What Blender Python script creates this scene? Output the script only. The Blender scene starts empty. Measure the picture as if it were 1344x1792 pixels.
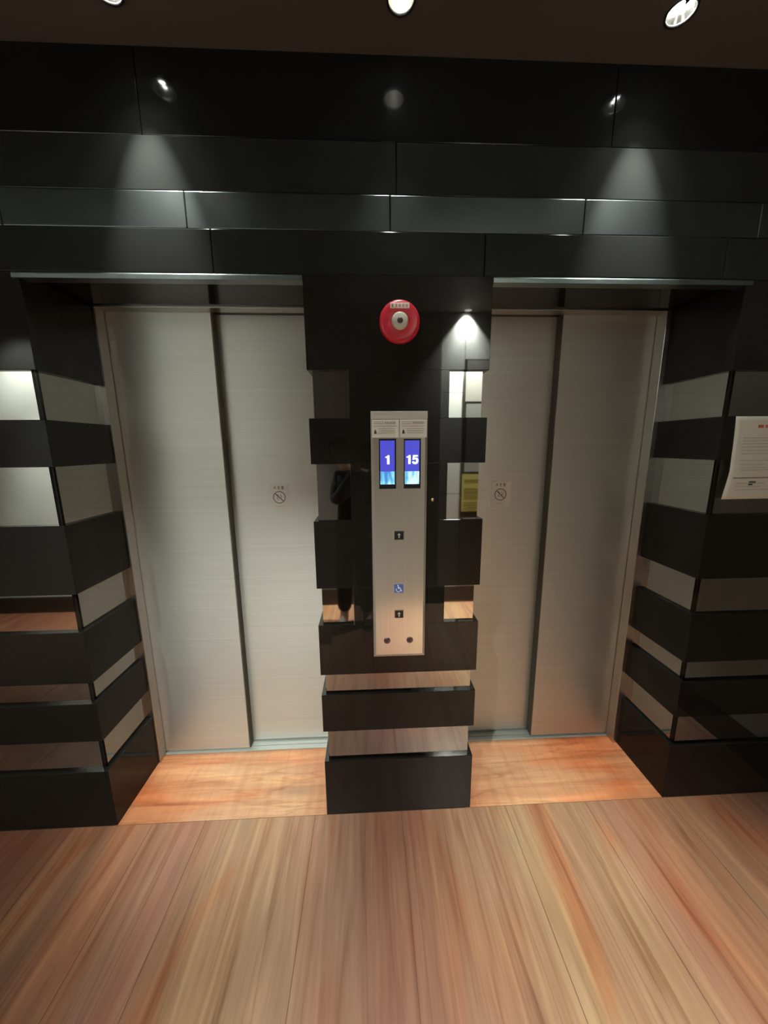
import bpy, bmesh, math, random
from mathutils import Vector, Matrix
random.seed(7)
sc = bpy.context.scene
C = sc.collection

# ------------------------------------------------------------------ camera
CAMH = 1.5517
def cam_axes(p, y, ro):
    f = Vector((math.sin(y)*math.cos(p), math.cos(y)*math.cos(p), -math.sin(p)))
    r0 = Vector((math.cos(y), -math.sin(y), 0)); u0 = r0.cross(f)
    return r0*math.cos(ro)+u0*math.sin(ro), -r0*math.sin(ro)+u0*math.cos(ro), f
r_, u_, f_ = cam_axes(0.1846, 0.0420, -0.0085)
cd = bpy.data.cameras.new('camera'); cam = bpy.data.objects.new('camera', cd); C.objects.link(cam)
M = Matrix.Identity(4)
for i in range(3):
    M[i][0], M[i][1], M[i][2] = r_[i], u_[i], -f_[i]
M[2][3] = CAMH
cam.matrix_world = M
cd.sensor_fit = 'HORIZONTAL'; cd.sensor_width = 36.0; cd.lens = 36*616.12/1344; cd.clip_start = 0.01
sc.camera = cam

# ------------------------------------------------------------------ world, exposure
w = bpy.data.worlds.new('world'); sc.world = w; w.use_nodes = True
w.node_tree.nodes['Background'].inputs[0].default_value = (0.9, 0.92, 1, 1)
w.node_tree.nodes['Background'].inputs[1].default_value = 0.0
sc.view_settings.view_transform = 'Standard'; sc.view_settings.look = 'None'
sc.view_settings.gamma = 1; sc.view_settings.use_curve_mapping = False
sc.view_settings.exposure = 0.0
sc.cycles.max_bounces = 12; sc.cycles.glossy_bounces = 8; sc.cycles.diffuse_bounces = 6
sc.cycles.sample_clamp_indirect = 6.0

FRONT_W = 185.0      # watts of each spot in the row by the lifts
BACK_W = 150.0
LAMPCOL = (0.97, 1.0, 0.93)
SPILL_W = 20.0      # the wide weak part of the same beams

# ------------------------------------------------------------------ material helpers
def mat(name, col=(0.5,0.5,0.5), rough=0.5, metal=0.0, spec=0.5, emit=None, estr=0, aniso=0.0):
    m = bpy.data.materials.new(name); m.use_nodes = True
    b = m.node_tree.nodes['Principled BSDF']
    b.inputs['Base Color'].default_value = (*col, 1)
    b.inputs['Roughness'].default_value = rough
    b.inputs['Metallic'].default_value = metal
    b.inputs['Specular IOR Level'].default_value = spec
    if aniso: b.inputs['Anisotropic'].default_value = aniso
    if emit:
        b.inputs['Emission Color'].default_value = (*emit, 1); b.inputs['Emission Strength'].default_value = estr
    return m
def nd(m, t, **kw):
    n = m.node_tree.nodes.new(t)
    for k, v in kw.items(): setattr(n, k, v)
    return n
def lk(m, a, b): m.node_tree.links.new(a, b)
def bsdf(m): return m.node_tree.nodes['Principled BSDF']
def ramp(m, stops, interp='LINEAR'):
    n = nd(m, 'ShaderNodeValToRGB'); cr = n.color_ramp; cr.interpolation = interp
    while len(cr.elements) > 1: cr.elements.remove(cr.elements[0])
    cr.elements[0].position = stops[0][0]; cr.elements[0].color = (*stops[0][1], 1)
    for p, c in stops[1:]:
        e = cr.elements.new(p); e.color = (*c, 1)
    return n
def noise(m, scale_vec, scale, detail=3, rough=0.5, dist=0.0, src=None):
    if src is None: src = nd(m, 'ShaderNodeNewGeometry').outputs['Position']
    mp = nd(m, 'ShaderNodeMapping'); mp.inputs['Scale'].default_value = scale_vec
    lk(m, src, mp.inputs['Vector'])
    n = nd(m, 'ShaderNodeTexNoise'); n.inputs['Scale'].default_value = scale
    n.inputs['Detail'].default_value = detail; n.inputs['Roughness'].default_value = rough
    n.inputs['Distortion'].default_value = dist
    lk(m, mp.outputs[0], n.inputs['Vector'])
    return n

def stone_mat(name, c0, c1, r0, r1, bump=0.02):
    m = mat(name, c0, r0)
    if r1-r0 < 0.03:
        n = noise(m, (1,1,1), 3, 2, 0.5); rp = ramp(m, [(0.2, c0), (0.8, c1)]); lk(m, n.outputs['Fac'], rp.inputs[0]); lk(m, rp.outputs[0], bsdf(m).inputs['Base Color'])
        return m
    n = noise(m, (1,1,1), 60, 5, 0.6)
    rp = ramp(m, [(0.3, c0), (0.75, c1)]); lk(m, n.outputs['Fac'], rp.inputs[0]); lk(m, rp.outputs[0], bsdf(m).inputs['Base Color'])
    n2 = noise(m, (1,1,1), 6, 3)
    mr = nd(m, 'ShaderNodeMapRange'); mr.inputs['To Min'].default_value = r0; mr.inputs['To Max'].default_value = r1
    lk(m, n2.outputs['Fac'], mr.inputs[0]); lk(m, mr.outputs[0], bsdf(m).inputs['Roughness'])
    return m
def brushed(name, col, rough, svec, scale=1.0, amt=0.08, aniso=0.0, metal=1.0):
    m = mat(name, col, rough, metal, aniso=aniso)
    if aniso:       # horizontal grain spreads highlights up and down
        tv = nd(m, 'ShaderNodeCombineXYZ'); tv.inputs[2].default_value = 1.0; lk(m, tv.outputs[0], bsdf(m).inputs['Tangent'])
    n = noise(m, svec, scale, 4, 0.6)
    mr = nd(m, 'ShaderNodeMapRange'); mr.inputs['To Min'].default_value = rough-amt; mr.inputs['To Max'].default_value = rough+amt
    lk(m, n.outputs['Fac'], mr.inputs[0]); lk(m, mr.outputs[0], bsdf(m).inputs['Roughness'])
    rp = ramp(m, [(0.3, tuple(c*0.94 for c in col)), (0.7, tuple(min(1, c*1.05) for c in col))])
    lk(m, n.outputs['Fac'], rp.inputs[0]); lk(m, rp.outputs[0], bsdf(m).inputs['Base Color'])
    return m

BLACK = stone_mat('black_polished_stone', (0.0105,0.009,0.0075), (0.012,0.0105,0.009), 0.04, 0.06)
BLACKP = stone_mat('black_pillar_stone', (0.0105,0.009,0.0075), (0.012,0.0105,0.009), 0.03, 0.045)
bsdf(BLACKP).inputs['Specular IOR Level'].default_value = 0.36
bsdf(BLACK).inputs['Specular IOR Level'].default_value = 0.16
FASCIA = stone_mat('dark_fascia_stone', (0.0115,0.0118,0.0112), (0.0125,0.0128,0.0122), 0.10, 0.105)
bsdf(FASCIA).inputs['Specular IOR Level'].default_value = 0.20
FASCIAD = stone_mat('black_fascia_stone', (0.005,0.005,0.005), (0.006,0.006,0.006), 0.08, 0.085)
bsdf(FASCIAD).inputs['Specular IOR Level'].default_value = 0.20
GREYPANEL = brushed('grey_satin_panel', (0.13,0.145,0.145), 0.32, (1,1,1), 8, 0.01)
MIRROR_DIM = brushed('dark_mirror_panel', (0.33,0.33,0.315), 0.04, (1,1,1), 8, 0.015)  # darker mirror for the returns and the right wall
MIRROR_SHADED = brushed('shaded_mirror_panel', (0.44,0.435,0.42), 0.04, (1,1,1), 8, 0.015)  # same mirror, darkened in colour to dim reflections in the lower pillar bands
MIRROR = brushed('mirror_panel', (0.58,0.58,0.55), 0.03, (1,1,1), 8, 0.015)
STEEL = brushed('brushed_door_steel', (0.69,0.705,0.66), 0.50, (1.0,1.0,200), 1.0, 0.03, 0.72, 0.82)
FRAMEST = brushed('frame_steel', (0.50,0.48,0.45), 0.34, (3,3,3), 3, 0.05)
PLATEST = brushed('call_panel_steel', (0.80,0.76,0.66), 0.19, (300,300,1.5), 1.0, 0.03, 0.0, 0.72)
TRIMST = brushed('lintel_steel', (0.24,0.27,0.27), 0.36, (8,8,8), 5, 0.08)
SILL = brushed('sill_aluminium', (0.80,0.86,0.82), 0.4, (2,60,60), 2, 0.05, 0.0, 0.3)
CEIL = mat('brown_ceiling_paint', (0.075,0.058,0.045), 0.8)
SKIRT = mat('dark_skirting', (0.03,0.022,0.018), 0.35)
GAPSHADE = mat('gap_shade', (0.10,0.09,0.07), 0.7)  # shade colour for the gap between door panels
PLAST_BLK = mat('black_plastic', (0.012,0.011,0.012), 0.3)
SILVER = mat('polished_chrome', (0.8,0.8,0.78), 0.12, 1.0)
BRASS = mat('dull_brass', (0.6,0.5,0.32), 0.3, 1.0)
PAPER = mat('white_paper', (0.74,0.73,0.66), 0.6)
STICK = mat('white_sticker', (0.93,0.91,0.83), 0.45)
STICKGREY = mat('grey_silver_sticker', (0.58,0.56,0.50), 0.4)
INK = mat('grey_ink', (0.16,0.14,0.12), 0.6)
INKD = mat('dark_ink', (0.05,0.045,0.04), 0.6)
INKPALE = mat('pale_grey_ink', (0.46,0.45,0.41), 0.6)
INKRED = mat('red_ink', (0.55,0.12,0.10), 0.5)
RED = mat('red_alarm_plastic', (0.52,0.012,0.03), 0.35)
IVORY = mat('ivory_plastic', (0.62,0.60,0.50), 0.4)
BLUEST = mat('blue_sticker', (0.06,0.12,0.38), 0.4)
KEYM = mat('key_switch_metal', (0.16,0.11,0.13), 0.3, 0.8)
YELLOW = mat('yellow_paper', (0.72,0.68,0.22), 0.6)
TILE = mat('white_wall_tile', (0.66,0.68,0.64), 0.35)
SCR_BLUE = mat('lit_blue_screen', (0.01,0.01,0.02), 0.3, emit=(0.075,0.075,0.62), estr=1.0)
SCR_WHITE = mat('lit_white_digits', (0.1,0.1,0.1), 0.3, emit=(0.85,0.97,1.0), estr=1.6)
SCR_SKY = mat('lit_picture', (0.02,0.02,0.02), 0.3, emit=(0.3,0.8,1.0), estr=1.0)
n = noise(SCR_SKY, (1,0.2,0.25), 55, 2, 0.5)
rp = ramp(SCR_SKY, [(0.36,(0.06,0.27,0.72)), (0.5,(0.22,0.72,0.95)), (0.62,(0.75,1.0,1.0))])
lk(SCR_SKY, n.outputs['Fac'], rp.inputs[0]); lk(SCR_SKY, rp.outputs[0], bsdf(SCR_SKY).inputs['Emission Color'])
REFLECTOR = mat('lamp_reflector', (0.85,0.83,0.78), 0.15, 1.0)
BULB = mat('lit_bulb', (1,1,1), 0.5, emit=(0.95,1.0,0.96), estr=400)
COAT = mat('black_wool', (0.006,0.006,0.006), 0.9)
TROUS = mat('black_cotton', (0.008,0.008,0.009), 0.9)
SKIN = mat('skin', (0.50,0.30,0.21), 0.5)
HAIR = mat('black_hair', (0.012,0.010,0.009), 0.5)
SHOE = mat('grey_shoe', (0.35,0.36,0.34), 0.5)

# tile joints of the back wall
def add_tile_joints(m):
    g = nd(m, 'ShaderNodeNewGeometry'); sx = nd(m, 'ShaderNodeSeparateXYZ'); lk(m, g.outputs['Position'], sx.inputs[0])
    outs = []
    for ax, off, per in ((0, 0.27, 0.6), (2, 0.175, 0.925)):
        a = nd(m, 'ShaderNodeMath', operation='SUBTRACT'); a.inputs[1].default_value = off; lk(m, sx.outputs[ax], a.inputs[0])
        b = nd(m, 'ShaderNodeMath', operation='PINGPONG'); b.inputs[1].default_value = per/2; lk(m, a.outputs[0], b.inputs[0])
        c = nd(m, 'ShaderNodeMath', operation='LESS_THAN'); c.inputs[1].default_value = 0.003; lk(m, b.outputs[0], c.inputs[0])
        outs.append(c)
    m0 = nd(m, 'ShaderNodeMath', operation='MAXIMUM'); lk(m, outs[0].outputs[0], m0.inputs[0]); lk(m, outs[1].outputs[0], m0.inputs[1])
    gx = nd(m, 'ShaderNodeMath', operation='GREATER_THAN'); gx.inputs[1].default_value = 0.0; lk(m, sx.outputs[0], gx.inputs[0])
    mx = nd(m, 'ShaderNodeMath', operation='MULTIPLY'); lk(m, m0.outputs[0], mx.inputs[0]); lk(m, gx.outputs[0], mx.inputs[1])
    mix = nd(m, 'ShaderNodeMix', data_type='RGBA'); mix.inputs[6].default_value = (0.66,0.68,0.64,1); mix.inputs[7].default_value = (0.2,0.2,0.19,1)
    lk(m, mx.outputs[0], mix.inputs[0]); lk(m, mix.outputs[2], bsdf(m).inputs['Base Color'])
add_tile_joints(TILE)

# stone floor: planks running away from the lifts, streaked along their length
SEAMS = [-3.9,-3.45,-3.0,-2.55,-2.1,-1.68,-1.255,-0.93,-0.712,-0.252,0.117,0.572,0.93,1.30,1.68]
def floor_mat(name, cross):
    m = mat(name, (0.4,0.25,0.15), 0.32)
    g = nd(m, 'ShaderNodeNewGeometry'); sx = nd(m, 'ShaderNodeSeparateXYZ'); lk(m, g.outputs['Position'], sx.inputs[0])
    if not cross:
        # stone tones across the room, with dim centre and sides painted in
        wob = noise(m, (1,0.35,1), 3.0, 2, 0.5)
        a = nd(m, 'ShaderNodeMath', operation='MULTIPLY_ADD'); a.inputs[1].default_value = 0.16; lk(m, wob.outputs['Fac'], a.inputs[0]); lk(m, sx.outputs[0], a.inputs[2])
        mr = nd(m, 'ShaderNodeMapRange'); mr.inputs['From Min'].default_value = -1.92; mr.inputs['From Max'].default_value = 2.08; lk(m, a.outputs[0], mr.inputs[0])
        P = lambda x: (x+2.0)/4.0
        tone = ramp(m, [(P(-1.7),(0.24,0.115,0.07)), (P(-1.28),(0.27,0.13,0.075)), (P(-1.20),(0.47,0.27,0.15)), (P(-1.10),(0.28,0.16,0.10)), (P(-1.02),(0.54,0.27,0.15)),
                        (P(-0.86),(0.50,0.31,0.21)), (P(-0.78),(0.50,0.27,0.19)), (P(-0.62),(0.55,0.37,0.22)), (P(-0.45),(0.60,0.42,0.24)),
                        (P(-0.30),(0.52,0.36,0.23)), (P(-0.2),(0.42,0.27,0.18)), (P(-0.1),(0.34,0.22,0.15)), (P(0.02),(0.32,0.17,0.11)),
                        (P(0.15),(0.37,0.21,0.14)), (P(0.28),(0.45,0.29,0.18)), (P(0.45),(0.48,0.31,0.19)), (P(0.6),(0.58,0.43,0.24)),
                        (P(0.72),(0.53,0.35,0.21)), (P(0.86),(0.52,0.38,0.22)), (P(1.0),(0.52,0.31,0.20)), (P(1.14),(0.50,0.27,0.15)),
                        (P(1.3),(0.44,0.26,0.15)), (P(1.5),(0.38,0.22,0.14)), (P(1.7),(0.26,0.15,0.10))])
        lk(m, mr.outputs[0], tone.inputs[0])
        s1 = noise(m, (1,0.06,1), 26, 5, 0.6, 0.7); s2 = noise(m, (1,0.05,1), 70, 4, 0.6, 0.4)
        s3 = noise(m, (1,0.30,1), 4.5, 3, 0.5, 0.9)
    else:
        nn = noise(m, (1,1,1), 2.2, 3)
        tone = ramp(m, [(0.3,(0.50,0.27,0.15)), (0.5,(0.62,0.40,0.24)), (0.7,(0.66,0.46,0.29))]); lk(m, nn.outputs['Fac'], tone.inputs[0])
        # redder stone towards the sides of the left recess and beside the pillar
        mrx = nd(m, 'ShaderNodeMapRange'); mrx.inputs['From Min'].default_value = -1.2; mrx.inputs['From Max'].default_value = 1.4; lk(m, sx.outputs[0], mrx.inputs[0])
        Q = lambda x: (x+1.2)/2.6
        side = ramp(m, [(Q(-1.1),(0.98,0.74,0.62)), (Q(-0.92),(1.0,0.88,0.80)), (Q(-0.75),(1,1,1)), (Q(-0.35),(1,1,1)), (Q(-0.22),(0.98,0.84,0.76)), (Q(0.42),(0.97,0.76,0.66)), (Q(0.56),(1,0.94,0.9)), (Q(0.95),(1,0.93,0.88)), (Q(1.15),(0.97,0.80,0.70))])
        lk(m, mrx.outputs[0], side.inputs[0])
        ms = nd(m, 'ShaderNodeMix', data_type='RGBA', blend_type='MULTIPLY'); ms.inputs[0].default_value = 1.0
        lk(m, tone.outputs[0], ms.inputs[6]); lk(m, side.outputs[0], ms.inputs[7]); tone = ms
        s1 = noise(m, (0.08,1,1), 22, 5, 0.6, 0.6); s2 = noise(m, (1,0.08,1), 40, 4, 0.6, 0.3); s3 = noise(m, (0.3,1,1), 5, 3, 0.5, 0.8)
    r1 = ramp(m, [(0.30,(0.72,0.64,0.61)), (0.43,(0.93,0.90,0.88)), (0.53,(1,1,1)), (0.66,(1.18,1.25,1.20))]); lk(m, s1.outputs['Fac'], r1.inputs[0])
    r2 = ramp(m, [(0.34,(0.91,0.89,0.88)), (0.5,(1,1,1)), (0.66,(1.05,1.06,1.05))]); lk(m, s2.outputs['Fac'], r2.inputs[0])
    r3 = ramp(m, [(0.32,(1.06,0.80,0.68)), (0.45,(1,0.96,0.93)), (0.6,(1,1,1)), (0.7,(0.84,0.92,0.97))]); lk(m, s3.outputs['Fac'], r3.inputs[0])
    cur = tone.outputs[2] if cross else tone.outputs[0]
    dk = nd(m, 'ShaderNodeMix', data_type='RGBA', blend_type='MULTIPLY'); dk.inputs[0].default_value = 1.0
    dk.inputs[7].default_value = (0.70,0.61,0.60,1) if not cross else (0.96,0.82,0.76,1); lk(m, cur, dk.inputs[6]); cur = dk.outputs[2]
    # thin dark veins
    vn = noise(m, (1,0.04,1) if not cross else (0.10,1,1), 9, 3, 0.5, 0.5)
    r4 = ramp(m, [(0.478,(1,1,1)), (0.498,(0.84,0.77,0.73)), (0.502,(0.84,0.77,0.73)), (0.522,(1,1,1))]); lk(m, vn.outputs['Fac'], r4.inputs[0])
    for r in (r1, r2, r3, r4):
        mx = nd(m, 'ShaderNodeMix', data_type='RGBA', blend_type='MULTIPLY'); mx.inputs[0].default_value = 1.0
        lk(m, cur, mx.inputs[6]); lk(m, r.outputs[0], mx.inputs[7]); cur = mx.outputs[2]
    lk(m, cur, bsdf(m).inputs['Base Color'])
    mr2 = nd(m, 'ShaderNodeMapRange'); mr2.inputs['To Min'].default_value = 0.26; mr2.inputs['To Max'].default_value = 0.42
    lk(m, s3.outputs['Fac'], mr2.inputs[0]); lk(m, mr2.outputs[0], bsdf(m).inputs['Roughness'])
    bp = nd(m, 'ShaderNodeBump'); bp.inputs['Strength'].default_value = 0.04; bp.inputs['Distance'].default_value = 0.002
    lk(m, s1.outputs['Fac'], bp.inputs['Height']); lk(m, bp.outputs[0], bsdf(m).inputs['Normal'])
    return m
FLOOR = floor_mat('streaked_travertine_planks', False)
FLOORX = floor_mat('streaked_travertine_cross_laid', True)
GROUT = mat('dark_floor_joint', (0.10,0.06,0.04), 0.8)

# ------------------------------------------------------------------ mesh helpers
def bx(bm, x0, x1, y0, y1, z0, z1, mi=0):
    v = [bm.verts.new((x, y, z)) for z in (z0, z1) for y in (y0, y1) for x in (x0, x1)]
    for q in ((0,2,3,1), (4,5,7,6), (0,1,5,4), (2,6,7,3), (0,4,6,2), (1,3,7,5)):
        f = bm.faces.new([v[i] for i in q]); f.material_index = mi
def lathe(bm, prof, cx, cy, cz, axis='Y', n=48, mi=0, cap0=False, cap1=False):
    rings = []
    for r, h in prof:
        ring = []
        for k in range(n):
            a = 2*math.pi*k/n
            if axis == 'Y': p = (cx+r*math.cos(a), cy+h, cz+r*math.sin(a))
            else: p = (cx+r*math.cos(a), cy+r*math.sin(a), cz+h)
            ring.append(bm.verts.new(p))
        rings.append(ring)
    for a, b in zip(rings, rings[1:]):
        for k in range(n):
            f = bm.faces.new((a[k], a[(k+1)%n], b[(k+1)%n], b[k])); f.smooth = True; f.material_index = mi
    if cap0: bm.faces.new(rings[0][::-1]).material_index = mi
    if cap1: bm.faces.new(rings[-1]).material_index = mi
def prism_y(bm, pts, y0, y1, mi=0):
    a = [bm.verts.new((x, y0, z)) for x, z in pts]; b = [bm.verts.new((x, y1, z)) for x, z in pts]
    n = len(pts)
    bm.faces.new(a).material_index = mi; bm.faces.new(b[::-1]).material_index = mi
    for k in range(n): bm.faces.new((a[k], b[k], b[(k+1)%n], a[(k+1)%n])).material_index = mi
def bar_xz(bm, x0, z0, x1, z1, wdt, y0, y1):
    d = Vector((x1-x0, z1-z0)); d.normalize(); n = Vector((-d.y, d.x))*wdt/2
    prism_y(bm, [(x0+n.x, z0+n.y), (x0-n.x, z0-n.y), (x1-n.x, z1-n.y), (x1+n.x, z1+n.y)], y0, y1)
def obj(name, bm, m, parent=None, bevel=0, seg=2, loc=None):
    bmesh.ops.recalc_face_normals(bm, faces=bm.faces)
    me = bpy.data.meshes.new(name); 
    if loc is not None: bmesh.ops.translate(bm, verts=bm.verts, vec=-Vector(loc))
    bm.to_mesh(me); bm.free()
    for q in (m if isinstance(m, (list, tuple)) else [m]): me.materials.append(q)
    o = bpy.data.objects.new(name, me); C.objects.link(o)
    if loc is not None: o.location = loc
    if parent:
        o.parent = parent
        o.matrix_parent_inverse = Matrix.Translation(-parent.location)
    if bevel:
        b = o.modifiers.new('bevel', 'BEVEL'); b.width = bevel; b.segments = seg; b.limit_method = 'ANGLE'; b.angle_limit = math.radians(40)
    return o
def box(name, x0, x1, y0, y1, z0, z1, m, parent=None, bevel=0, seg=2):
    bm = bmesh.new(); bx(bm, x0, x1, y0, y1, z0, z1); return obj(name, bm, m, parent, bevel, seg)
def tag(o, label, cat, group=None, kind=None):
    o['label'] = label; o['category'] = cat
    if group: o['group'] = group
    if kind: o['kind'] = kind
    return o
def thing(name, loc, label, cat, group=None, kind=None):
    o = bpy.data.objects.new(name, None); C.objects.link(o); o.location = loc; o.empty_display_size = 0.05
    return tag(o, label, cat, group, kind)
YW = 1.257; YM = 1.273; YD = 1.609; YF = 1.554
ZL = 2.107; ZC = 2.688
XL, XR = -1.075, 1.285          # proud stone corners of the niche
XLM, XRM = -1.091, 1.301        # mirror corners
PL, PR = -0.203, 0.418
PLM, PRM = -0.187, 0.402
XW, XE = -4.0, 1.85
YB = -0.77
BLK = [(0,0.265), (0.408,0.575), (0.665,0.877), (1.027,1.285), (1.491,1.648), (1.805,2.095)]
MIR = [(0.265,0.408), (0.575,0.665), (0.877,1.027), (1.285,1.491), (1.648,1.805)]

# ------------------------------------------------------------------ room shell
t = thing('floor', (0,0,0), 'streaked orange and brown stone floor in long planks', 'floor', kind='structure')
JY = 1.2565
bm = bmesh.new()
sm = [XW] + SEAMS[1:] + [XE]
for a, b in zip(sm, sm[1:]): bx(bm, a+0.0009, b-0.0009, YB, JY-0.001, -0.02, 0)
obj('plank_paving', bm, FLOOR, t)
bm = bmesh.new(); bx(bm, XL-0.02, PL+0.02, JY+0.001, 1.60, -0.02, 0); bx(bm, PR-0.02, XR+0.02, JY+0.001, 1.60, -0.02, 0)
obj('threshold_paving', bm, FLOORX, t)
bm = bmesh.new(); bx(bm, XW, XE, YB, 1.75, -0.03, -0.0015); obj('floor_joint', bm, GROUT, t)

def band_wall(name, label, X0, X1, side):
    """side: +1 wall on the left (return faces right), -1 wall on the right"""
    t = thing(name, ((X0+X1)/2, YM, 0), label, 'wall', kind='structure')
    edge, medge = (XL, XLM) if side > 0 else (XR, XRM)
    far = X0 if side > 0 else X1
    S = lambda a, b: (min(a, b), max(a, b))
    x0, x1 = S(far, medge-side*0.004)
    box('wall_core', x0, x1, YM+0.004, 1.75, 0, ZL, BLACK, t)
    for z0, z1 in BLK:
        x0, x1 = S(far, edge); box('stone_band', x0, x1, YW, YF, z0, z1, BLACK, t, 0.0015)
    for z0, z1 in MIR:
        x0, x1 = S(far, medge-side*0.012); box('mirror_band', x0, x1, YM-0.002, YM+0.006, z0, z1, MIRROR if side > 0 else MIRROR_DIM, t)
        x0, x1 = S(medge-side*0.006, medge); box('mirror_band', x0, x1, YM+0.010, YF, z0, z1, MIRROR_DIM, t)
    return t
band_wall('wall_left', 'left wall of alternating black stone and mirror bands', XW, XLM, 1)
band_wall('wall_right', 'right wall of alternating black stone and mirror bands', XRM, XE, -1)

# pillar between the two lifts
t = thing('wall_center', ((PL+PR)/2, YM, 0), 'banded black stone pillar between the two lifts', 'pillar', kind='structure')
box('wall_core', PLM+0.004, PRM-0.004, YM+0.004, 1.75, 0, ZL, BLACK, t)
for z0, z1 in BLK: box('stone_band', PL, PR, YW, 1.60, z0, z1, BLACKP, t, 0.0015)
CPL, CPR = -0.064, 0.282
box('stone_panel', CPL, CPR, YW+0.0006, YM+0.01, 0.80, 1.90, BLACKP, t, 0.001)
for z0, z1 in MIR[2:]: box('glint_strip', CPL-0.0022, CPL-0.0004, YW-0.0003, YM+0.001, z0, z1, SILVER, t)  # added strip standing in for the bright reflection along the panel's side
for z0, z1 in MIR:
    bm = bmesh.new()
    bx(bm, PLM, PLM+0.006, YM+0.006, 1.60, z0, z1); bx(bm, PRM-0.006, PRM, YM+0.006, 1.60, z0, z1)
    if z0 < 0.8: bx(bm, PLM+0.003, PRM-0.003, YM-0.002, YM+0.005, z0, z1)
    else:
        bx(bm, PLM+0.003, CPL-0.003, YM-0.002, YM+0.005, z0, z1); bx(bm, CPR+0.001, PRM-0.003, YM-0.002, YM+0.005, z0, z1)
    obj('mirror_band', bm, MIRROR_SHADED if z0 < 0.8 else MIRROR, t)

# fascia over the lifts, stepping forward a little course by course
t = thing('wall_front', (0.1, YW, ZL), 'black stone fascia above the two lifts', 'wall', kind='structure')
def course(z0, z1, y, seams, m, name='stone_course'):
    bm = bmesh.new(); xs = [XW]+seams+[XE]
    for a, b in zip(xs, xs[1:]): bx(bm, a+0.0008, b-0.0008, y, y+0.06, z0, z1)
    return obj(name, bm, m, t, 0.0025, 2)
course(2.470, ZC, YW+0.0105, [-2.1,-0.659,0.78], FASCIAD)
course(2.325, 2.468, YW+0.007, [-1.4,0.1], FASCIA)
course(2.222, 2.323, YW+0.0035, [-1.75,-1.1,-0.551,0.08,0.708,1.3], GREYPANEL, 'satin_course')
course(2.095, 2.220, YW, [-1.9,-0.48,0.387,1.2], FASCIA)
box('wall_backing', XW, XE, YW+0.03, 1.75, ZL+0.001, ZC, BLACK, t)
bm = bmesh.new()
for a, b in ((XL-0.02, PL), (PR, XR+0.02)):
    v0 = [(a, YW+0.001, 2.094), (a, YW-0.005, 2.088), (a, YW-0.005, 2.075), (a, YW+0.03, 2.075), (a, YW+0.03, 2.094)]
    A = [bm.verts.new(p) for p in v0]; B = [bm.verts.new((b, p[1], p[2])) for p in v0]
    bm.faces.new(A); bm.faces.new(B[::-1])
    for k in range(5): bm.faces.new((A[k], B[k], B[(k+1)%5], A[(k+1)%5]))
obj('lintel_trim', bm, TRIMST, t)

# back wall and ends of the lobby (seen in the mirrors)
t = thing('wall_back', (-1.1, YB, 0), 'pale tiled wall facing the lifts', 'wall', kind='structure')
box('wall_tiling', XW, XE, YB-0.1, YB, 0, ZC, TILE, t)
box('skirting', XW, XE, YB, YB+0.012, 0, 0.16, SKIRT, t)
box('dark_panel', -0.85, 0.66, YB, YB+0.006, 0.16, ZC, mat('dark_grey_panel', (0.22,0.215,0.20), 0.5), t)
t = thing('wall_east', (XE, 0.3, 0), 'plain grey end wall beside the right lift', 'wall', kind='structure')
box('wall_face', XE, XE+0.1, YB-0.1, 1.75, 0, ZC, mat('grey_wall', (0.20,0.20,0.18), 0.5), t)
box('skirting', XE-0.012, XE, YB+0.012, YW, 0, 0.16, SKIRT, t)
t = thing('wall_west', (XW, 0.3, 0), 'plain pale end wall at the left of the lobby', 'wall', kind='structure')
box('wall_face', XW-0.1, XW, YB-0.1, 1.75, 0, ZC, mat('pale_wall', (0.5,0.5,0.47), 0.5), t)

# ------------------------------------------------------------------ downlights + ceiling with their holes
RL = 0.034
FRONTL = [(-0.640,1.138), (0.103,1.134), (0.856,1.136)]
BACKL = [(0.87,-0.720), (-0.64,-0.42), (-1.39,-0.42), (-2.13,-0.42), (-2.87,-0.42)]  # the two before the last are added for brightness
bm = bmesh.new()
def loop(pts):
    vs = [bm.verts.new((x, y, ZC)) for x, y in pts]
    for k in range(len(vs)): bm.edges.new((vs[k], vs[(k+1)%len(vs)]))
loop([(XW,YB), (XE,YB), (XE,1.30), (XW,1.30)])
for x, y in FRONTL+BACKL: loop([(x+(RL+0.001)*math.cos(a*math.pi/16), y+(RL+0.001)*math.sin(a*math.pi/16)) for a in range(32)])
bmesh.ops.triangle_fill(bm, use_beauty=True, edges=bm.edges)
tag(obj('ceiling', bm, CEIL), 'dark brown ceiling with small recessed downlights', 'ceiling', kind='structure')
LAB = {0:'recessed downlight in dark ceiling above the left lift', 1:'recessed downlight in dark ceiling above the pillar between the lifts', 2:'recessed downlight in dark ceiling above the right lift',
       3:'recessed downlight by the tiled wall above the notices, seen in mirrors', 4:'recessed downlight above the standing person', 7:'recessed downlight at the far left end of the tiled wall',
       5:'added fill downlight behind the left lift, nearest the person', 6:'added fill downlight second from the far left end of the tiled wall'}
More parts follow.
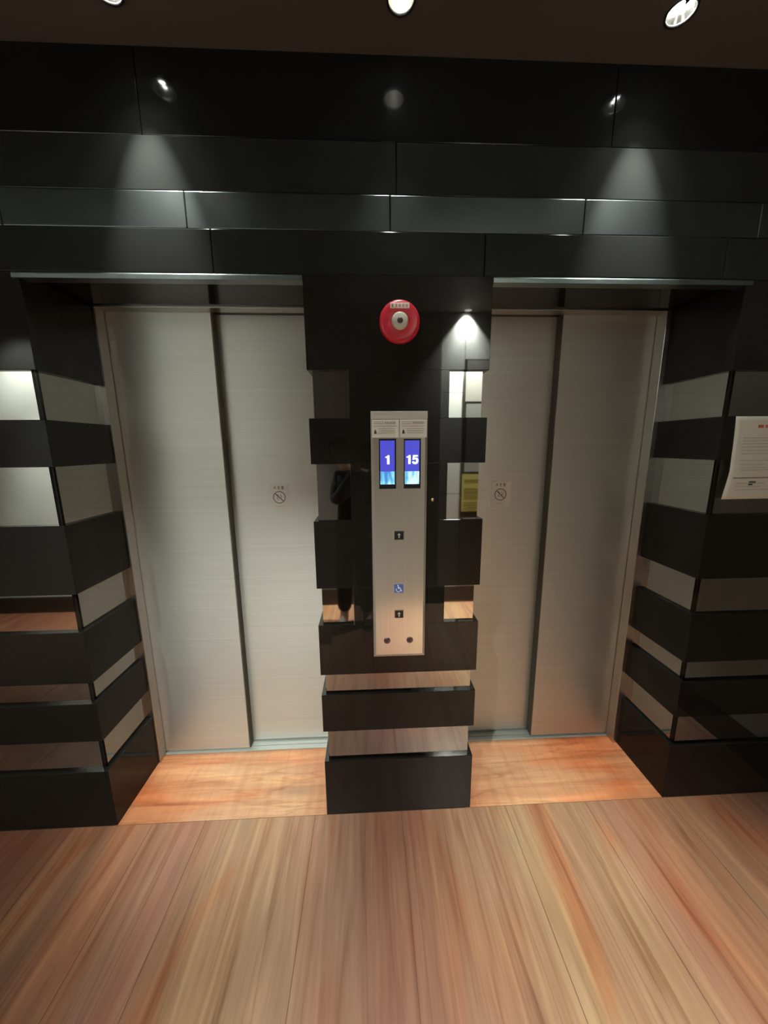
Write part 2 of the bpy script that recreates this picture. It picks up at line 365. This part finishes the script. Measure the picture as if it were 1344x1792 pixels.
for i, (x, y) in enumerate(FRONTL+BACKL):
    t = thing('downlight', (x, y, ZC), LAB[i], 'ceiling lamp', 'recessed downlights')
    dp = 0.088 if i == 1 else 0.048 if i == 3 else 0.016 if i in (0, 2) else 0.030     # the middle lamp sits deeper in its cup
    by = y+0.013 if i in (0, 2) else y  # the outer lamps are turned a little to the wall
    bm = bmesh.new(); lathe(bm, [(RL,0), (RL-0.002,dp*0.4), (RL-0.006,dp*0.75), (RL-0.013,dp+0.010)], x, y, ZC, 'Z', 40); obj('reflector', bm, REFLECTOR, t)
    bm = bmesh.new(); lathe(bm, [(RL-0.001,0.002), (RL-0.001,-0.003), (RL+0.004,-0.003), (RL+0.005,0.0)], x, y, ZC, 'Z', 40); obj('trim_ring', bm, PLAST_BLK, t)
    bm = bmesh.new(); lathe(bm, [(0.001,dp), (0.011,dp), (0.014,dp+0.010)], x, by, ZC, 'Z', 24, cap0=True); obj('bulb', bm, BULB, t)
    def beam(power, size, blend, tx=0.0):
        ld = bpy.data.lights.new('downlight_beam', 'SPOT'); lo = bpy.data.objects.new('downlight_beam', ld); C.objects.link(lo)
        lo.parent = t; lo.location = (0, by-y, dp-0.006); lo.rotation_euler = (math.radians(tx), 0, 0)
        ld.color = LAMPCOL; ld.shadow_soft_size = 0.005; ld.energy = power; ld.spot_size = math.radians(size); ld.spot_blend = blend
    if i == 1: beam(SPILL_W*1.5, 60, 1.0, -8)
    elif i < 3: beam(FRONT_W, 38, 1.0, 11); beam(SPILL_W, 84, 1.0)
    elif i == 3: beam(BACK_W*3.4, 62, 0.9, -2); beam(BACK_W*3.3, 120, 1.0, 4)
    elif i == 4: beam(BACK_W*0.8, 44, 1.0); beam(BACK_W*1.5, 80, 1.0, 58)  # second beam added as fill on the pillar and call panel
    else: beam(BACK_W*(0.7 if i == 7 else 1.15), 80, 1.0, -25); beam(BACK_W*1.7, 44, 1.0, -2); beam(BACK_W*0.3, 80, 1.0, 60)  # last beam added as fill towards the doors

# ------------------------------------------------------------------ lift doors
def lift(name, label, xin, sgn):
    """xin: jamb side x; sgn +1 opens towards +X (left lift), -1 right lift"""
    t = thing(name, (xin+sgn*0.43, YD, 0), label, 'elevator door', kind='structure')
    S = lambda a, b: (min(a, b), max(a, b))
    far = PL+0.05 if sgn > 0 else PR-0.05
    mid = -0.643 if sgn > 0 else 0.850
    x0, x1 = S(xin, mid)
    box('door_panel', x0, x1, YD, YD+0.045, 0.012, 2.16, STEEL, t, 0.002)
    x0, x1 = S(mid-sgn*0.05, far)
    box('door_panel', x0, x1, YD+0.05, YD+0.085, 0.012, 2.16, STEEL, t, 0.002)
    bm = bmesh.new()
    xo = XLM if sgn > 0 else XRM
    x0, x1 = S(xo-sgn*0.002, xin+sgn*0.004)
    bx(bm, x0, x1, YF, YD-0.002, 0, 2.105)
    x0, x1 = S(xo, far)
    bx(bm, x0, x1, YF, YD-0.002, 2.099, 2.15)
    obj('door_frame', bm, FRAMEST, t, 0.002)
    bm = bmesh.new(); x0, x1 = S(xin-sgn*0.004, far)
    bx(bm, x0, x1, YD-0.008, YD+0.018, -0.015, 0.003); bx(bm, x0, x1, YD+0.022, YD+0.052, -0.015, 0.003)
    bx(bm, x0, x1, YD+0.056, YD+0.09, -0.015, 0.003); obj('door_sill', bm, SILL, t)
    box('sill_groove', x0, x1, YD-0.006, YD+0.088, -0.02, -0.010, PLAST_BLK, t)
    e0, e1 = S(mid+sgn*0.0005, mid+sgn*0.004); box('gap_shade_strip', e0, e1, YD+0.002, YD+0.048, 0.012, 2.16, GAPSHADE, t)  # added dark strip for the shaded panel edge at the gap
    return t
lift('door_1', 'left lift with two brushed steel sliding panels', -1.071, 1)
lift('door_2', 'right lift with two brushed steel sliding panels', 1.268, -1)
# soffit of the niches
bm = bmesh.new(); bx(bm, XL-0.02, PL+0.02, YW+0.03, YF, ZL-0.001, ZL+0.02); bx(bm, PR-0.02, XR+0.02, YW+0.03, YF, ZL-0.001, ZL+0.02)
tag(obj('trim_1', bm, BLACK), 'polished black soffit over the lift recesses', 'soffit', kind='structure')

# stickers on the doors: three marks above a crossed circle
def ring_bm(bm, cx, cz, r0, r1, y0, y1, n=40):
    a = [[], [], [], []]
    for k in range(n):
        an = 2*math.pi*k/n
        for q, (r, y) in enumerate(((r0,y0), (r1,y0), (r1,y1), (r0,y1))): a[q].append(bm.verts.new((cx+r*math.cos(an), y, cz+r*math.sin(an))))
    for k in range(n):
        for q in range(4): bm.faces.new((a[q][k], a[q][(k+1)%n], a[(q+1)%4][(k+1)%n], a[(q+1)%4][k]))
def door_sticker(x0, x1, z0, z1, y, label):
    cx, cz = (x0+x1)/2, (z0+z1)/2
    t = thing('warning_sticker', (cx, y, z0), label, 'sticker', 'warning stickers on the lift doors')
    box('backing', x0, x1, y-0.0012, y-0.0002, z0, z1, STICK, t)
    yy = y-0.0018; ya = y-0.0010
    bm = bmesh.new(); ring_bm(bm, cx, cz-0.001, 0.0255, 0.029, yy, ya)
    bar_xz(bm, cx-0.020, cz+0.019, cx+0.020, cz-0.021, 0.0042, yy, ya); obj('prohibition_symbol', bm, INK, t)
    bm = bmesh.new()
    for (a, b, c, d) in ((-0.004,0.010,-0.010,-0.006), (-0.010,-0.006,-0.002,-0.012), (0.004,0.012,0.012,0.002), (0.012,0.002,0.006,-0.004), (-0.012,0.008,-0.006,0.014)):
        bar_xz(bm, cx+a, cz+b-0.001, cx+c, cz+d-0.001, 0.0022, yy, ya)
    obj('hand_pictogram', bm, INK, t)
    bm = bmesh.new(); zt = z1-0.017
    gl = [[(-0.004,-0.006,0.0,0.007), (0.0,0.007,0.004,-0.006), (-0.003,-0.002,0.003,-0.002)],
          [(-0.005,0.004,0.005,0.004), (0,0.007,0,-0.007), (-0.005,-0.006,0.005,-0.006), (-0.004,0,0.004,0)],
          [(-0.005,0.006,0.005,0.006), (-0.005,0.002,0.005,0.002), (0,0.007,0,-0.007), (-0.005,-0.003,0.005,-0.003), (-0.005,-0.007,0.005,-0.007), (-0.004,0.005,-0.004,-0.006), (0.004,0.005,0.004,-0.006)]]
    for k, g in enumerate(gl):
        for s in g: bar_xz(bm, cx-0.019+k*0.018+s[0], zt+s[1], cx-0.019+k*0.018+s[2], zt+s[3], 0.0018, yy, ya)
    obj('lettering', bm, INK, t)
    bm = bmesh.new()
    for k in range(6): bar_xz(bm, cx-0.018+k*0.0065, z0+0.018, cx-0.014+k*0.0065, z0+0.018, 0.002, yy, ya)
    obj('caption', bm, INKPALE, t)
door_sticker(-0.468+0.001, -0.376, 1.259, 1.383, YD+0.05, 'small white no-touching sticker on the left lift door')
door_sticker(0.586, 0.678, 1.256, 1.383, YD+0.05, 'small white no-touching sticker on the right lift door')

# ------------------------------------------------------------------ lift call panel
def call_panel():
    x0, x1, z0, z1 = 0.0085, 0.2065, 0.745, 1.670; yb, yf = YW+0.0006, YW-0.016
    cx = 0.108
    t = thing('lift_call_panel', (cx, yb, z0), 'tall brushed steel lift call panel with two blue floor displays', 'control panel')
    bm = bmesh.new()
    def rect(y, i, zt, zb): return [bm.verts.new(p) for p in ((x0+i,y,zb+z0), (x1-i,y,zb+z0), (x1-i,y,z1-zt), (x0+i,y,z1-zt))]
    a = rect(yb, 0, 0, 0); b = rect(yb-0.010, 0, 0, 0); c = rect(yf, 0.009, 0.004, 0.012)
    for p, q in ((a, b), (b, c)):
        for k in range(4): bm.faces.new((p[k], p[(k+1)%4], q[(k+1)%4], q[k]))
    # front face with two display openings
    D = [(0.036,0.096), (0.123,0.183)]; dz0, dz1 = 1.403, 1.577
    xs = [x0+0.009, D[0][0], D[0][1], D[1][0], D[1][1], x1-0.009]; zs = [z0+0.012, dz0, dz1, z1-0.004]
    g = [[bm.verts.new((x, yf, z)) for x in xs] for z in zs]
    for j in range(3):
        for i in range(5):
            if j == 1 and i in (1, 3): continue
            bm.faces.new((g[j][i], g[j][i+1], g[j+1][i+1], g[j+1][i]))
    bmesh.ops.remove_doubles(bm, verts=bm.verts, dist=1e-5)
    obj('faceplate', bm, PLATEST, t)
    bm = bmesh.new(); bx(bm, x0+0.002, x1-0.002, yf-0.0012, yf+0.004, 1.6425, 1.669)
    obj('top_cap', bm, STICKGREY, t, 0.001)
    # notice labels
    for (a0, a1, title) in ((0.0125,0.1055,'a'), (0.1095,0.2030,'b')):
        lb = box('notice_label', a0, a1, yf-0.0012, yf+0.0003, 1.581, 1.6405, STICK, t)
        bm = bmesh.new(); yy, ya = yf-0.0017, yf-0.001
        rng = random.Random(3 if title == 'a' else 5)
        def words(xa, xb, z, h, wmin, wmax, gap):
            x = xa
            while x < xb-0.003:
                wd = min(rng.uniform(wmin, wmax), xb-x); bx(bm, x, x+wd, yy, ya, z-h/2, z+h/2); x += wd+gap
        words(a0+0.006, a0+0.042, 1.6345, 0.0012, 0.003, 0.006, 0.001); words(a0+0.006, a0+0.040, 1.6275, 0.0012, 0.003, 0.006, 0.001)
        words(a0+0.006, a1-0.006, 1.6195, 0.0013, 0.003, 0.006, 0.0012)
        words(a0+0.024, a1-0.010, 1.6105, 0.0012, 0.003, 0.006, 0.0012); words(a0+0.024, a1-0.012, 1.6035, 0.0012, 0.003, 0.006, 0.0012); words(a0+0.024, a1-0.014, 1.5965, 0.0012, 0.003, 0.006, 0.0012)
        bmh = bm; obj('fine_print', bmh, INK, lb)
        bm = bmesh.new()
        for k in range(6):
            xx = a0+0.047+k*0.0065
            for s in ((-0.002,0.003,0.002,0.003), (0,0.004,0,-0.004), (-0.002,-0.001,0.002,-0.001), (-0.002,-0.003,0.002,-0.003)):
                bar_xz(bm, xx+s[0], 1.631+s[1], xx+s[2], 1.631+s[3], 0.001, yy, ya)
        obj('heading', bm, INKD, lb)
        bm = bmesh.new(); xx = a0+0.011
        prism_y(bm, [(xx-0.004,1.594), (xx+0.006,1.594), (xx+0.004,1.604), (xx,1.609), (xx-0.002,1.603)], yy, ya); obj('wheelchair_mark', bm, INKD, lb)
    # displays
    for (a0, a1), s in zip(D, ('1', '15')):
        d = box('floor_display', a0, a1, yf+0.006, yf+0.010, dz0, dz1, PLAST_BLK, t)
        bm = bmesh.new(); bx(bm, a0, a0+0.002, yf, yf+0.006, dz0, dz1); bx(bm, a1-0.002, a1, yf, yf+0.006, dz0, dz1)
        bx(bm, a0+0.002, a1-0.002, yf, yf+0.006, dz1-0.002, dz1); bx(bm, a0+0.002, a1-0.002, yf, yf+0.006, dz0, dz0+0.002)
        obj('bezel', bm, PLAST_BLK, d)
        box('screen', a0+0.0045, a1-0.0045, yf+0.0045, yf+0.006, 1.464, 1.571, SCR_BLUE, d)
        box('picture_strip', a0+0.0045, a1-0.0045, yf+0.0045, yf+0.006, 1.4185, 1.464, SCR_SKY, d)
        bm = bmesh.new(); ya, yy = yf+0.0045, yf+0.0035; hc = 0.0185; zc = 1.505; cc = (a0+a1)/2
        def one(c): prism_y(bm, [(c-0.0105,zc+0.0075), (c-0.0105,zc+0.0125), (c-0.004,zc+0.0145), (c-0.001,zc+hc), (c+0.006,zc+hc), (c+0.006,zc-hc), (c-0.0035,zc-hc), (c-0.0035,zc+0.0085)], yy, ya)
        def five(c):
            pts = [(c+0.0105,zc+hc), (c-0.0090,zc+hc), (c-0.0115,zc-0.001), (c-0.004,zc-0.001), (c-0.001,zc+0.0015), (c+0.003,zc-0.0005), (c+0.004,zc-0.006), (c+0.002,zc-0.011), (c-0.002,zc-0.0115), (c-0.0045,zc-0.0075),
                   (c-0.0135,zc-0.0085), (c-0.0105,zc-0.0155), (c-0.0045,zc-hc-0.0005), (c+0.004,zc-hc-0.0005), (c+0.0105,zc-0.0145), (c+0.013,zc-0.0065), (c+0.0125,zc+0.001), (c+0.009,zc+0.0065), (c+0.003,zc+0.0080), (c-0.0025,zc+0.0065), (c-0.0020,zc+0.0115), (c+0.0105,zc+0.0115)]
            prism_y(bm, pts, yy, ya)
        cc = (a0+a1)/2
        if s == '1': one(cc+0.002)
        else: one(cc-0.0125); five(cc+0.0125)
        for q in bm.verts: q.co.x = cc+(q.co.x-cc)*0.86; q.co.z = zc+(q.co.z-zc)*0.84
        obj('floor_number', bm, SCR_WHITE, d)
    # call buttons
    for zc in (1.2325, 0.925):
        b = box('call_button', cx-0.0185, cx+0.0145, yf-0.004, yf+0.002, zc-0.0155, zc+0.0155, PLAST_BLK, t, 0.002)
        bm = bmesh.new(); bx(bm, cx-0.0205, cx+0.0165, yf-0.0022, yf+0.001, zc-0.0175, zc+0.0175); obj('button_surround', bm, SILVER, b, 0.0006)
        bm = bmesh.new(); c0 = cx-0.002
        prism_y(bm, [(c0,zc+0.009), (c0+0.007,zc+0.002), (c0+0.0022,zc+0.002), (c0+0.0022,zc-0.009), (c0-0.0022,zc-0.009), (c0-0.0022,zc+0.002), (c0-0.007,zc+0.002)], yf-0.0048, yf-0.0038)
        obj('up_arrow', bm, INKPALE, b)
    # wheelchair sign
    ws = box('accessibility_sticker', cx-0.0195, cx+0.0145, yf-0.001, yf+0.0003, 1.011, 1.0445, BLUEST, t)
    bm = bmesh.new(); c0, z = cx-0.003, 1.0275; yy, ya = yf-0.0016, yf-0.0008
    lathe(bm, [(0.0001,0), (0.0024,0)], c0-0.003, yy, z+0.0125, 'Y', 16, cap1=False)
    for s in ((-0.003,0.009,-0.002,0.000), (-0.002,0.0005,0.006,0.0005), (0.006,0.0005,0.010,-0.010), (-0.003,0.005,0.004,0.005), (0.010,-0.010,0.013,-0.009)):
        bar_xz(bm, c0+s[0], z+s[1], c0+s[2], z+s[3], 0.0024, yy, ya)
    n0 = 14
    for k in range(n0):
        a, b2 = math.radians(150+k*200/n0), math.radians(150+(k+1)*200/n0)
        bar_xz(bm, c0-0.001+0.0085*math.cos(a), z-0.004+0.0085*math.sin(a), c0-0.001+0.0085*math.cos(b2), z-0.004+0.0085*math.sin(b2), 0.002, yy, ya)
    obj('wheelchair_symbol', bm, STICK, ws)
    for x in (0.0600, 0.1475):
        bm = bmesh.new(); lathe(bm, [(0.0125,0.0005), (0.0125,-0.0015), (0.0105,-0.003), (0.0001,-0.003)], x, yf, 0.816, 'Y', 32); k = obj('key_switch', bm, KEYM, t)
        bm = bmesh.new(); bx(bm, x-0.0012, x+0.0012, yf-0.0036, yf-0.0028, 0.811, 0.821); obj('key_slot', bm, PLAST_BLK, k)
call_panel()

# ------------------------------------------------------------------ fire alarm
def alarm():
    x, z, y = 0.109, 1.952, YW
    t = thing('fire_alarm', (x, y, z), 'round red fire alarm lamp on black pillar above the call panel', 'fire alarm')
    bm = bmesh.new(); lathe(bm, [(0.066,0), (0.0675,-0.006), (0.0665,-0.014), (0.062,-0.019), (0.052,-0.0215), (0.031,-0.019), (0.0001,-0.018)], x, y, z, 'Y', 64); obj('housing', bm, RED, t)
    bm = bmesh.new(); lathe(bm, [(0.0275,-0.016), (0.0265,-0.026), (0.022,-0.0285), (0.0001,-0.0285)], x, y, z, 'Y', 48); h = obj('speaker_ring', bm, IVORY, t)
    bm = bmesh.new(); lathe(bm, [(0.0095,-0.028), (0.0085,-0.033), (0.005,-0.0355), (0.0001,-0.036)], x, y, z, 'Y', 32); obj('push_button', bm, mat('brown_button', (0.07,0.035,0.03), 0.3), h)
    p = box('name_plate', x-0.0315, x+0.0305, y-0.0245, y-0.0195, z+0.0375, z+0.0535, STICK, t, 0.001)
    bm = bmesh.new()
    for k in range(5):
        xx = x-0.024+k*0.0115
        for s in ((-0.0035,0.003,0.0035,0.003), (0,0.004,0,-0.004), (-0.003,-0.001,0.003,-0.001), (-0.0035,-0.004,0.0035,-0.004)):
            bar_xz(bm, xx+s[0], z+0.0455+s[1], xx+s[2], z+0.0455+s[3], 0.0010, y-0.0251, y-0.0243)
    obj('lettering', bm, INKRED, p)
alarm()

# brass stud on the pillar
bm = bmesh.new(); lathe(bm, [(0.0065,0), (0.0065,-0.003), (0.004,-0.0055), (0.0001,-0.006)], 0.2295, YW+0.0006, 1.359, 'Y', 24)
tag(obj('wall_stud', bm, BRASS), 'small round brass stud on black pillar right of the call panel', 'stud')

# ------------------------------------------------------------------ paper notice on the right wall
def notice():
    x0, x1, z0, z1 = 1.328, 1.538, 1.346, 1.647
    t = thing('paper_notice', ((x0+x1)/2, YW, z0), 'white A4 paper notice with curling lower edge on the right wall', 'paper notice')
    def yoff(u, v):       # v 0 top .. 1 bottom : the sheet lifts off the wall towards its lower corner
        return YW-0.0015-0.012*max(0, v-0.45)**1.3*(1.6-u)-0.004*math.sin(math.pi*v)*(1-u)
    def xs(u, v): return x0+(x1-x0)*u-0.016*max(0, v-0.66)/0.34*(1-u)+0.004*math.sin(v*2.6)*(1-u)
    def sheet(bm, u0, u1, v0, v1, off, th, nu=10, nv=20):
        G = []
        for lay in (0, 1):
            G.append([[bm.verts.new((xs(u0+(u1-u0)*i/nu, v0+(v1-v0)*j/nv), yoff(u0+(u1-u0)*i/nu, v0+(v1-v0)*j/nv)-off+lay*th, z1-(z1-z0)*(v0+(v1-v0)*j/nv))) for i in range(nu+1)] for j in range(nv+1)])
        for lay in (0, 1):
            for j in range(nv):
                for i in range(nu):
                    g = G[lay]; bm.faces.new((g[j][i], g[j][i+1], g[j+1][i+1], g[j+1][i])).smooth = True
        b = [(0,i) for i in range(nu)]+[(j,nu) for j in range(nv)]+[(nv,nu-i) for i in range(nu)]+[(nv-j,0) for j in range(nv)]
        for k in range(len(b)):
            p, q = b[k], b[(k+1)%len(b)]
            bm.faces.new((G[0][p[0]][p[1]], G[0][q[0]][q[1]], G[1][q[0]][q[1]], G[1][p[0]][p[1]]))
    bm = bmesh.new(); sheet(bm, 0, 1, 0, 1, 0.0, 0.0006); obj('sheet', bm, PAPER, t)
    rng = random.Random(4)
    for v in (0.25,0.285,0.32,0.36,0.40,0.44,0.52,0.57,0.61,0.64,0.80,0.84,0.88):
        bm = bmesh.new(); sheet(bm, 0.16+rng.uniform(0, 0.03), 0.84-rng.uniform(0, 0.2), v, v+0.008, 0.0006, 0.0003, 8, 1)
        obj('text_line', bm, INKPALE, t)
    bm = bmesh.new(); sheet(bm, 0.10, 0.97, 0.733, 0.743, 0.0007, 0.0003, 8, 1); obj('dark_line', bm, INKD, t)  # thin dark line across the lower part of the sheet
    bm = bmesh.new(); sheet(bm, 0.42, 0.52, 0.10, 0.135, 0.0007, 0.0003, 2, 1); sheet(bm, 0.55, 0.66, 0.10, 0.135, 0.0007, 0.0003, 2, 1); obj('red_heading', bm, INKRED, t)
    bm = bmesh.new(); sheet(bm, 0.42, 0.55, 0.78, 0.80, 0.0007, 0.0003, 2, 1); sheet(bm, 0.42, 0.5, 0.81, 0.83, 0.0007, 0.0003, 2, 1); obj('stamp', bm, INKD, t)
notice()

# ------------------------------------------------------------------ notices on the back wall, seen in the pillar's mirrors
yb = YB
yb = YB+0.0125
t = thing('notice_board', (1.02, yb, 0.87), 'tall dark notice board reflected in the right pillar mirrors', 'notice board')
DARKB = mat('dark_board', (0.055,0.045,0.035), 0.5)
box('board', 0.865, 1.22, yb, yb+0.012, 0.87, 2.30, DARKB, t)
o = box('poster', 0.885, 1.21, yb+0.012, yb+0.014, 1.945, 2.29, PAPER); tag(o, 'big white poster at the top of the reflected board', 'poster')
o = box('poster', 0.895, 1.21, yb+0.012, yb+0.014, 1.31, 1.925, mat('grey_poster', (0.5,0.52,0.5), 0.4)); tag(o, 'pale grey framed poster reflected above the yellow notice', 'poster')
t = thing('yellow_notice', (1.0, yb+0.012, 0.93), 'yellow paper notice reflected in the right pillar mirror', 'notice')
box('sheet', 0.877, 1.12, yb+0.012, yb+0.014, 0.93, 1.288, YELLOW, t)
bm = bmesh.new()
bm.free(); OLIVE = mat('olive_ink', (0.3,0.28,0.1), 0.6)
for k, z in enumerate((1.235,1.15,1.12,1.08,1.02,0.99,0.965)): box('text_line', 0.90, 1.10-0.02*(k%3), yb+0.0139, yb+0.0145, z-0.004, z+0.004, OLIVE, t)

# ------------------------------------------------------------------ person taking the picture (seen in the mirrors)
def skin_obj(name, verts, edges, radii, m, parent, root=0, sub=2):
    me = bpy.data.meshes.new(name); me.from_pydata(verts, edges, []); me.materials.append(m)
    o = bpy.data.objects.new(name, me); C.objects.link(o)
    s = o.modifiers.new('skin', 'SKIN'); s.use_smooth_shade = True
    for i, r in enumerate(radii):
        d = me.skin_vertices[0].data[i]; d.radius = r if isinstance(r, tuple) else (r, r); d.use_root = (i == root)
    ss = o.modifiers.new('sub', 'SUBSURF'); ss.levels = sub; ss.render_levels = sub
    o.parent = parent; o.matrix_parent_inverse = Matrix.Translation(-parent.location)
    return o
def person():
    ox, oy = -0.135, -0.40
    t = thing('person', (ox, oy, 0), 'person in black coat and trousers photographing, reflected in the pillar mirrors', 'person')
    V = []; E_ = []; R = []
    def v(x, y, z, r, p=None):
        V.append((x, y, z)); R.append(r); i = len(V)-1
        if p is not None: E_.append((p, i))
        return i
    pel = v(ox, oy, 0.90, (0.12,0.115))
    wa = v(ox-0.005, oy, 1.06, (0.115,0.10), pel); ch = v(ox-0.01, oy, 1.24, (0.125,0.11), wa); nk = v(ox-0.04, oy+0.01, 1.37, (0.07,0.06), ch)
    n2 = v(ox-0.07, oy+0.02, 1.42, 0.046, nk); hd = v(ox-0.10, oy+0.035, 1.50, (0.066,0.078), n2); ht = v(ox-0.11, oy+0.03, 1.585, (0.068,0.080), hd)
    for s in (-1, 1):
        sh = v(ox+s*0.125, oy, 1.315, 0.056, ch); el = v(ox+s*0.15, oy+0.06, 1.10, 0.043, sh)
        wr = v(s*0.06-0.02, -0.105, 1.40, 0.026, el); hn = v(s*0.045-0.02, -0.065, 1.455, 0.030, wr)
        for k in range(4):
            f1 = v(s*0.050-0.02, -0.045+0.002*k, 1.452+0.019*k, 0.0085, hn); f2 = v(s*0.043-0.02, -0.025, 1.455+0.019*k, 0.0078, f1); v(s*0.026-0.02, -0.022, 1.457+0.019*k, 0.0068, f2)
        th = v(s*0.035-0.02, -0.06, 1.490, 0.010, hn); v(s*0.020-0.02, -0.034, 1.502, 0.0085, th)
        hp = v(ox+s*0.07, oy, 0.80, 0.075, pel); kn = v(ox+s*0.085, oy+0.015, 0.47, 0.055, hp); an = v(ox+s*0.10, oy-0.01, 0.09, 0.040, kn); v(ox+s*0.115, oy+0.09, 0.035, 0.034, an)
    skin_obj('body', V, E_, R, SKIN, t)
    # clothes: follow the same joints, a little wider
    def chain(name, pts, m, sub=2):
        skin_obj(name, [p[:3] for p in pts], [(i, i+1) for i in range(len(pts)-1)], [p[3] for p in pts], m, t, 0, sub)
    VV = [(ox,oy,0.72,(0.16,0.15)), (ox,oy,0.90,(0.155,0.145)), (ox,oy,1.08,(0.14,0.125)), (ox-0.01,oy,1.25,(0.15,0.132)), (ox-0.03,oy+0.01,1.345,(0.10,0.085)),
          (ox-0.12,oy,1.31,0.075), (ox-0.13,oy+0.06,1.10,0.072), (-0.075,-0.115,1.385,0.052), (ox+0.11,oy,1.31,0.075), (ox+0.13,oy+0.06,1.10,0.072), (0.04,-0.115,1.385,0.052)]
    skin_obj('coat', [p[:3] for p in VV], [(0,1), (1,2), (2,3), (3,4), (3,5), (5,6), (6,7), (3,8), (8,9), (9,10)], [p[3] for p in VV], COAT, t)
    VV = [(ox,oy,0.88,(0.135,0.125)), (ox-0.07,oy,0.76,0.09), (ox-0.09,oy+0.012,0.46,0.082), (ox-0.10,oy-0.005,0.10,0.066), (ox+0.07,oy,0.76,0.09), (ox+0.08,oy+0.012,0.46,0.082), (ox+0.10,oy-0.005,0.10,0.066)]
    skin_obj('trousers', [p[:3] for p in VV], [(0,1), (1,2), (2,3), (0,4), (4,5), (5,6)], [p[3] for p in VV], TROUS, t)
    for s in (-1, 1): chain('shoe', [(ox+s*0.10,oy-0.05,0.045,(0.040,0.045)), (ox+s*0.11,oy+0.05,0.045,(0.042,0.042)), (ox+s*0.12,oy+0.14,0.035,(0.036,0.032))], SHOE if s < 0 else COAT)
    hx, hy, hz = ox-0.108, oy+0.035, 1.545
    bm = bmesh.new(); bmesh.ops.create_uvsphere(bm, u_segments=32, v_segments=20, radius=1)
    for q in bm.verts:
        x, y, z = q.co
        if y > 0.35 and z < 0.45: y = 0.35-(y-0.35)*0.2
        q.co = (hx+x*0.088, hy-0.012+y*0.098, hz+0.012+z*0.115)
    for f in bm.faces: f.smooth = True
    obj('hair', bm, HAIR, t)
    for ex in (-0.028, 0.028):
        bm = bmesh.new(); ret = bmesh.ops.create_uvsphere(bm, u_segments=12, v_segments=8, radius=0.009); bmesh.ops.translate(bm, verts=ret['verts'], vec=(hx+ex, hy+0.072, hz-0.012)); obj('eye', bm, INKD, t)
    bm = bmesh.new(); prism_y(bm, [(hx-0.011,hz-0.05), (hx+0.011,hz-0.05), (hx+0.004,hz-0.012), (hx-0.004,hz-0.012)], hy+0.06, hy+0.092); obj('nose', bm, SKIN, t, 0.004)
    bm = bmesh.new(); bx(bm, hx-0.022, hx+0.022, hy+0.062, hy+0.079, hz-0.075, hz-0.066); obj('mouth', bm, mat('lips', (0.35,0.12,0.10), 0.5), t, 0.003)
    for s in (-1, 1):
        bm = bmesh.new(); ret = bmesh.ops.create_uvsphere(bm, u_segments=12, v_segments=10, radius=1)
        for q in bm.verts: q.co = (hx+s*0.084+q.co.x*0.008, hy+0.01+q.co.y*0.018, hz-0.02+q.co.z*0.03)
        obj('ear', bm, SKIN, t)
person()
t = thing('smartphone', (-0.02, -0.022, 1.42), 'dark smartphone held up by the photographing person', 'phone')
box('case', -0.056, 0.018, -0.0135, -0.005, 1.425, 1.575, PLAST_BLK, t, 0.004)
bm = bmesh.new(); lathe(bm, [(0.007,-0.001), (0.007,0.001), (0.0001,0.001)], 0.0, -0.005, 1.552, 'Y', 24); obj('lens', bm, mat('lens_glass', (0.02,0.02,0.03), 0.1), t)
bpy.context.view_layer.update()
